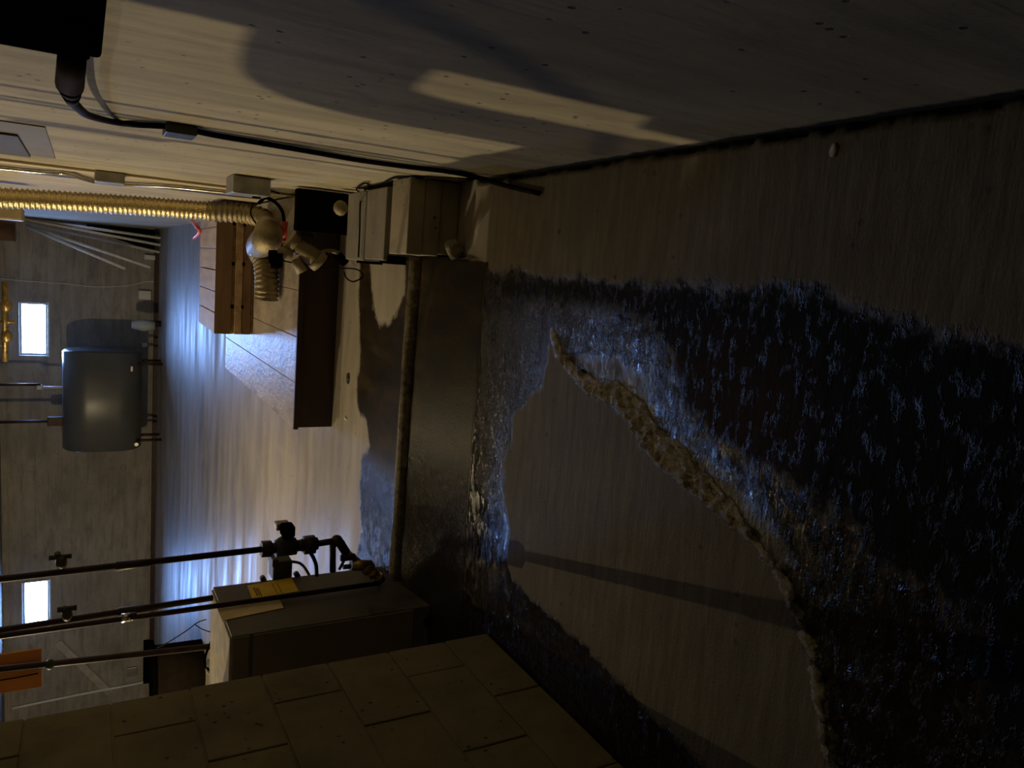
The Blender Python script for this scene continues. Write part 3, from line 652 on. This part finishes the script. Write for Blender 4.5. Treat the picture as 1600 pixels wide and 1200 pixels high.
# ------------------------------------------------------------------ black box, plug and cord at top left (right wall, near)
K_ = thing('black_equipment_box', (.2, 1.45, 1.2), 'black box with a hanging cord high on the right wall', 'electrical box')
MB().box(.252, RX, .86, 1.25, 1.178, 1.62, .006).build('case', 'black', K_)
MB().box(.244, .253, .875, 1.235, 1.192, 1.60, .004).build('cover', 'black', K_)
MB().box(.252, .268, 1.2505, 1.256, 1.24, 1.42, .001).build('bright_edge', 'galv', K_, label='bright metal edge strip')
PL = thing('power_plug', (.235, 1.30, 1.21), 'dark plug with ribbed neck coming out of the black box', 'plug')
g0 = Vector((.262, 1.245, 1.212)); g1 = ony(109, 132, 1.34); g2 = ony(112, 156, 1.42)
MB().cyl(g0, g1, .0175, 16, .019).build('plug_body', 'cord', PL)
b = MB(); b.cyl(g1, g1.lerp(g2, .5), .019, 16, .013); b.cyl(g1.lerp(g2, .5), g2, .0145, 16, .010); b.build('strain_relief', 'cord', PL)
cpts = [g2, ony(121, 167, 1.55), ony(140, 181, 1.95)] + [onx(a, c, RX - .009) for a, c in ((180, 191), (215, 195), (274, 199), (340, 212), (400, 222), (480, 236), (560, 250), (640, 261), (700, 268))]
cpts += [onx(745, 277, RX - .010), onz(790, 290, .012), onz(842, 302, .006)]
CD = thing('extension_cord', cpts[5], 'dark red rubber cord clipped down the right wall to the floor', 'cord')
MB().tube(smooth_path(cpts, 8), .0078, 10).build('cable', 'cord', CD)
a = onx(274, 199, RX); MB().box(RX - .026, RX - .0005, a.y - .085, a.y + .02, a.z - .045, a.z + .03, .003).build('cable_clip', 'castgreen', CD, label='grey square clip')
MB().box(RX - .004, RX - .0002, onx(400, 222).y - .012, onx(400, 222).y + .012, onx(400, 222).z - .008, onx(400, 222).z + .008, .001).build('staple', 'iron', CD)
a = onx(0, 215, RX); pa = onx(75, 198); pb = onx(73, 245)
# grey plate with a darker inset, painting a cast shadow on the wall
G_ = thing('shade_plate', (RX - .002, 3.2, 1.4), 'thin grey plate standing in for a shadow on the right wall below the black box', 'plate')
MB().box(RX - .004, RX - .0005, pa.y, pb.y, pb.z - .03, 1.75, .001).build('plate', 'plate', G_)  # stands in for the wall shadow
MB().box(RX - .012, RX - .0045, onx(30, 208).y, onx(36, 240).y, onx(36, 222).z, 1.70, .002).build('inner_shade_plate', 'plate2', G_)

# ------------------------------------------------------------------ valves, fittings and wires at the platform corner
V_ = thing('hose_valve', (.1, 3.55, .31), 'tan plastic check valve with fittings in front of the platform, below the foil duct', 'valve')
VY = 3.62
def pv(px, py, y=VY): return ony(px, py, y)
b = MB(); b.cyl(pv(458, 378), pv(498, 408), .040, 18, .044); b.cyl(pv(452, 373), pv(462, 381), .046, 18); b.cyl(pv(492, 403), pv(501, 411), .050, 18); b.build('valve_body', 'tan', V_)
b = MB(); b.cyl(pv(432, 394), pv(456, 396), .026, 14); b.build('inlet_stub', 'tan', V_)
b = MB(); b.cyl(pv(421, 401), pv(440, 401), .030, 12); b.cyl(pv(424, 410), pv(440, 410), .026, 12); b.build('black_coupling', 'black', V_, label='black rubber coupling')
b = MB(); b.cyl(pv(462, 405), pv(472, 425), .022, 12, .027); b.build('side_branch', 'tan', V_)
b = MB(); b.tube(smooth_path([pv(500, 395), pv(515, 392), pv(530, 396), pv(534, 404)], 5), .010, 8); b.build('tan_strap', 'tan', V_)
b = MB(); b.ball(pv(470, 355), .035, 10); b.cyl(pv(462, 362), pv(485, 378), .03, 12); b.ball(pv(485, 370), .028, 10); b.build('cast_housing', 'castgreen', V_)
for (q0, q1) in (((505, 398), (510, 405)), ((527, 398), (540, 412))): MB().cyl(pv(*q0), pv(*q1), .022, 10).build('dark_nut', 'black', V_)
X_ = thing('red_connector', pv(445, 360, 3.9), 'red twist connector on a black cable beside the foil elbow', 'connector')
b = MB(); b.cyl(pv(444, 346, 3.9), pv(444, 372, 3.9), .019, 12, .013); b.cyl(pv(444, 372, 3.9), pv(444, 379, 3.9), .009, 10); b.build('connector_body', 'redp', X_)
b = MB(); b.tube(smooth_path([pv(444, 346, 3.9), pv(441, 330, 3.9), pv(430, 316, 3.9), pv(415, 309, 3.9), pv(404, 318, 3.9)], 6), .0085, 8); b.build('cable', 'black', X_)
def wire(name, pts, r, mat, label, cat='wire', group='loose wires in the corner'):
    o = MB().tube(smooth_path(pts, 7), r, 7).build(name, mat); tag(o, label, cat, group); return o
wire('loose_wire', [onx(408, 293, RX - .01), onx(430, 300, RX - .006), onx(460, 310, RX - .006), onx(500, 313, RX - .006), onx(535, 322, RX - .006)], .004, 'thread', 'dark wire running down the wall from the low junction box')
wire('loose_wire', [ony(395, 318, 4.3), ony(392, 335, 4.3), ony(405, 355, 4.3), ony(430, 375, 4.2), ony(440, 384, 4.1)], .0045, 'thread', 'dark wire crossing over the foil duct elbow')
wire('loose_wire', [ony(480, 340, 3.8), ony(477, 325, 3.8), ony(484, 312, 3.8)], .0035, 'redp', 'short thin red wire beside the cast fittings')
wire('loose_wire', [ony(420, 404, 3.66), ony(455, 410, 3.66), ony(500, 420, 3.64), ony(538, 419, 3.6), ony(560, 422, 3.4), ony(567, 432, 3.35), ony(552, 440, 3.35), ony(541, 434, 3.4), ony(538, 425, 3.45)], .0035, 'thread', 'wire ending in an open loop on the pale floor strip')
zt = .212
wire('loose_wire', [onz(560, 402, zt), onz(562, 360, zt), onz(563, 318, zt), onx(566, 306, RX - .01), onx(575, 288, RX - .01), onx(566, 288, RX - .008), onx(557, 296, RX - .008), onx(568, 302, RX - .008), onx(590, 300, RX - .008)], .0035, 'thread', 'dark wire looped at the wall and lying over the farther grey block')
wire('pale_wire', [onx(490, 316, RX - .02), onx(510, 325, RX - .04), onx(536, 343, RX - .09)], .004, 'white', 'pale wire stretched across the dark gap beside the blocks')
wire('loose_wire', [onx(596, 288, RX - .006), onx(620, 277, RX - .006), onx(660, 277, RX - .006), onx(740, 280, RX - .02)], .004, 'thread', 'black wire along the wall above the slab stack')
b = MB(); b.ball(ony(532, 325, 3.40), .035, 12, (1, 1, .9)); tag(b.build('tan_cap', 'tan'), 'round tan plastic cap between the wall and the grey blocks', 'cap')
b = MB(); b.tube(smooth_path([onz(300, 345, .55), onz(306, 352, .57), onz(312, 362, .55), onz(303, 372, .55)], 4), .012, 8); tag(b.build('red_rope', 'redp'), 'short piece of red rope hanging over the pallet corner', 'rope')
# black panel giving the cavity beside the platform its dark shade
tag(MB().box(.13, RX - .01, 3.50, 3.55, UZ + .002, .37, .004).build('cavity_shade', 'void'), 'black panel standing in for the shaded cavity between the platform and the grey blocks', 'panel')

# ------------------------------------------------------------------ leaning sticks in the far corner
apex = ony(41, 343, FARY - .1)
ends = [(252, 372, -.25), (252, 383, -.5), (250, 394, -.75), (235, 418, -1.0), (196, 420, -.9)]
top2 = [(40, 338), (41, 343), (40, 349), (40, 352), (41, 354)]
names = ['leaning stick nearest the far corner, almost upright against the wall', 'second leaning stick from the far corner, pale', 'third leaning stick from the far corner, bright edged', 'widest leaning stick, brownish, foot farthest from the corner', 'shorter brownish stick behind the widest leaning one']
for (e, tp, nm) in zip(ends, top2, names):
    A = ony(*tp, FARY - .06 - .055 * names.index(nm)); B2 = ony(e[0], e[1], FARY + e[2] - .1)
    if e[0] > 240: B2 = onz(e[0] - 1, e[1], UZ + .02)
    if e[0] > 240 and B2.y > FARY - .1: B2 = ony(e[0], e[1], FARY - .15 - .07 * names.index(nm)); B2.z = UZ + .02
    A.x = min(A.x, RX - .03); B2.x = min(B2.x, RX - .03)
    o = MB().cyl(A, B2, .022, 10).build('leaning_stick', 'stick'); tag(o, nm, 'stick', 'sticks leaning in the far corner')
# black sheet painting in the shade of the corner behind the sticks
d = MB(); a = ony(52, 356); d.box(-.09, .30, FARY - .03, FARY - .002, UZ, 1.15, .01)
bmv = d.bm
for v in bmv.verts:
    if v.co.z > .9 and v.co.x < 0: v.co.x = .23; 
tag(d.build('corner_shade', 'void'), 'black triangular sheet standing in for the shade behind the leaning sticks', 'sheet')
# ------------------------------------------------------------------ small things on the far wall
def far_box(px, py, w, h, d, name, mat, label, cat):
    p = ony(px, py); t = tag(MB().box(p.x - w / 2, p.x + w / 2, FARY - d, FARY, p.z - h / 2, p.z + h / 2, .008).build(name, mat), label, cat); return t, p
far_box(226, 461, .15, .19, .07, 'outlet_box', 'white', 'white outlet box low on the far wall right of the oil tank', 'box')
far_box(234, 402, .08, .17, .05, 'outlet_box', 'white', 'small pale box low on the far wall near the leaning sticks', 'box')
far_box(226, 539, .07, .08, .05, 'round_vent_cap', 'white', 'small white knob at the foot of the far wall beside the tank', 'knob')
far_box(206, 1048, .16, .17, .05, 'outlet_box', 'galv', 'grey square outlet box at the far left of the far wall', 'box')
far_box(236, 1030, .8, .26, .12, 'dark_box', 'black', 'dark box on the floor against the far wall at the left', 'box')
p = onz(236, 512, UZ); S_ = thing('floor_lamp_head', (p.x, 13.6, UZ), 'pale round dish on a dark bracket at the foot of the far wall', 'dish')
q0 = ony(224, 508, 13.7); b = MB(); b.tube([q0 + Vector((0, -.02, -.17)), q0 + Vector((0, 0, 0)), q0 + Vector((0, .02, .17))], .1, 16, rfun=lambda i: (.07, .10, .06)[i]); b.build('dish', 'winframe', S_)
MB().cyl((q0.x + .03, q0.y + .04, UZ), (q0.x + .03, q0.y + .06, q0.z - .08), .05, 10).build('bracket', 'iron', S_)
wire('hanging_wire', [ony(0, 435, FARY - .012), ony(40, 439, FARY - .012), ony(100, 443, FARY - .012), ony(150, 448, FARY - .012), ony(200, 446, FARY - .012), ony(228, 440, FARY - .012), ony(247, 441, FARY - .012)], .007, 'white', 'thin pale wire hanging down the far wall right of the window', 'wire', None or 'wire on the far wall')
wire('wall_conduit', [ony(18, 1107, FARY - .03), ony(130, 1084, FARY - .03), ony(205, 1070, FARY - .03), ony(238, 1062, FARY - .03)], .022, 'white', 'white conduit running down the far wall beside the block wall', 'conduit', 'conduits on the far wall')
a = ony(90, 1003); c = ony(172, 1082)
b = MB(); b.box(-.5 * (a - c).length, .5 * (a - c).length, FARY - .03, FARY - .005, -.06, .06, .004)
ang = math.atan2(a.z - c.z, a.x - c.x); mid = (a + c) / 2
for v in b.bm.verts:
    x, z = v.co.x, v.co.z; v.co.x = mid.x + x * math.cos(ang) - z * math.sin(ang); v.co.z = mid.z + x * math.sin(ang) + z * math.cos(ang)
tag(b.build('pale_strip', 'strip_faint'), 'pale strip set slantwise on the far wall below the left window', 'board')  # slanting strip, a little lighter than the wall
# brass valves hanging by the near window, on overhead pipe
F_ = thing('overhead_valves', ony(12, 503, 7.0), 'cluster of brass valves on a pipe hanging from the ceiling left of the right window', 'valve')
OY = 7.0
MB().cyl(ony(8, 460, OY) + Vector((.1, 0, 0)), ony(8, 545, OY) - Vector((.1, 0, 0)), .022, 10).build('pipe_run', 'brass', F_)
for (a, c, r) in (((6, 468), (14, 488), .045), ((6, 515), (15, 537), .045)): MB().ball(ony((a[0] + c[0]) / 2, (a[1] + c[1]) / 2, OY), r, 12, (1.2, 1, .9)).build('valve_body', 'brass', F_)
MB().cyl(ony(0, 503, OY), ony(24, 503, OY), .012, 8).build('handle', 'brass', F_)
for q in (468, 540):
    A = ony(8, q, OY); MB().cyl((A.x, OY, A.z), (A.x, OY, CEIL), .008, 8).build('hanger_rod', 'galv', F_)
# tan box and brown pipe end hanging near the duct top
a = ony(0, 320, 5.6); c = ony(37, 346, 5.6)
H_ = thing('hanging_duct_box', ((a.x + c.x) / 2, 5.6, c.z), 'tan box hanging from the ceiling beside the top of the foil duct', 'box')
MB().box(c.x, a.x, 5.5, 5.7, c.z, CEIL, .01).build('box_body', 'tan', H_)
a = ony(0, 352, 6.4); c = ony(30, 376, 6.4)
b = MB(); b.cyl((c.x + .06, 6.4, c.z + .02), (c.x + .06, 6.4, CEIL), .07, 14); tag(b.build('brown_duct_end', 'iron'), 'brown round pipe end hanging from the ceiling beside the tan box', 'pipe')
# ------------------------------------------------------------------ steel drum far left, wires at the boiler back
dr = .28; pc = onz(317, 1043, UZ)
D2 = thing('open_drum', (-4.42, 8.2, UZ), 'dark open steel drum standing on the far floor left of the boiler pipes', 'drum')
dh = .50
b = MB(); b.cyl((-4.42, 8.2, UZ), (-4.42, 8.2, UZ + dh - .03), dr, 28, dr + .01); b.build('drum_body', 'drum', D2)
b = MB(); b.tube([(-4.42, 8.2, UZ + dh - .04), (-4.42, 8.2, UZ + dh - .02), (-4.42, 8.2, UZ + dh)], dr, 28, rfun=lambda i: dr + (.02, .035, .03)[i]); b.build('rim', 'black', D2)
wire('boiler_wire', [ony(322, 968, 2.99), ony(308, 973, 3.05), ony(292, 985, 3.1), ony(262, 1004, 3.15), ony(246, 1012, 3.2)], .0022, 'thread', 'thin bent wire sticking up behind the boiler top', 'wire', 'wires behind the boiler')
wire('boiler_wire', [ony(305, 976, 3.05), ony(316, 983, 3.02), ony(330, 988, 2.99)], .0020, 'thread', 'short branch of thin wire behind the boiler top', 'wire', 'wires behind the boiler')
wire('boiler_cable', [ony(331, 1000, 2.98), ony(321, 1025, 3.0), ony(322, 1042, 3.0), ony(336, 1052, 2.98), ony(352, 1064, 2.9)], .005, 'black', 'black cable curving behind the left corner of the boiler top', 'cable', 'cables at the boiler corner')
wire('boiler_cable', [ony(326, 1030, 3.0), ony(323, 1045, 3.0), ony(328, 1052, 3.0), ony(326, 1030, 3.02)], .005, 'white', 'small white cable loop behind the boiler corner', 'cable', 'cables at the boiler corner')
# ------------------------------------------------------------------ small litter
def scrap(px, py, z, r, name, mat, label, sc=(1, 1, .4)):
    p = onz(px, py, z); b = MB(); bmesh.ops.create_icosphere(b.bm, subdivisions=2, radius=r)
    for v in b.bm.verts:
        k = 1 + .5 * mnoise.noise(v.co * 2.2 / r + p * 5); v.co = Vector((v.co.x * sc[0] * k, v.co.y * sc[1] * k, v.co.z * sc[2] * k)) + p + Vector((0, 0, r * sc[2] * .6))
    tag(b.build(name, mat), label, 'debris')
scrap(545, 592, UZ, .022, 'rotten_leaf', 'leaf', 'small dark leaf scrap on the pale floor strip in front of the platform', (1.2, .7, .3))
scrap(541, 654, UZ, .008, 'glass_shard', 'white', 'tiny bright shard on the pale strip beyond the wet slab', (.8, 2.0, .6))
scrap(1303, 235, 0, .0055, 'pale_chip', 'chip', 'small pale chip on the floor close to the right wall in the foreground', (2.4, 1.4, .5))

# ------------------------------------------------------------------ unseen flue and cylinder added behind the block wall to shade the right wall
FL = thing('unseen_flue', (-1.66, 2.62, bz), 'unseen galvanised flue pipe on the boiler, shaped to shade the right wall', 'flue')
MB().tube(smooth_path([(-1.66, 2.62, bz + .001), (-1.66, 2.62, .95), (-1.66, 2.62, 1.12), (-1.66, 2.58, 1.22), (-1.66, 2.48, 1.26), (-1.66, 2.2, 1.28), (-1.66, 1.6, 1.32)], 5), .09, 18).build('unseen_flue_pipe', 'galv', FL)
MB().tube([(-1.66, 2.62, bz + .003), (-1.66, 2.62, bz + .05)], .1, 18).build('unseen_flue_collar', 'galv', FL)
EX = thing('shade_cylinder', (-1.74, 2.35, 0), 'unseen upright grey cylinder added behind the block wall to block the main lamp', 'tank')  # added out of view to close a slit of lamp light
MB().tube([(-1.74, 2.35, .08), (-1.74, 2.35, .12), (-1.74, 2.35, .6), (-1.74, 2.35, .86), (-1.74, 2.35, .92)], .13, 20, rfun=lambda i: (.12, .15, .15, .14, .06)[i]).build('shell', 'jacket', EX)
MB().tube([(-1.74, 2.35, 0), (-1.74, 2.35, .081)], .11, 20, rfun=lambda i: (.12, .10)[i]).build('shade_cylinder_ring', 'iron', EX)
PC = thing('shadow_cord', (-1.215, 4.03, 1.9), 'thin unseen cord by the near lamp above the frame, bent to cast a wall shadow', 'cord')  # added out of view; its bend draws the shadow line on the wall
MB().tube(smooth_path([(-1.215, 3.98, CEIL), (-1.215, 4.0, 2.0), (-1.215, 4.03, 1.86), (-1.215, 4.07, 1.78), (-1.215, 4.11, 1.73), (-1.215, 4.17, 1.69)], 5), .0032, 6).build('cord', 'thread', PC)  # added unseen cord, bent to cast the wall shadow

ta, tb = onx(0, 256), onx(350, 284)
struct(MB().box(RX - .012, RX, (ta.y + tb.y) / 2 - .05, (ta.y + tb.y) / 2 + .04, UZ + .05, CEIL, .003).build('trim_1', 'trimwood'))
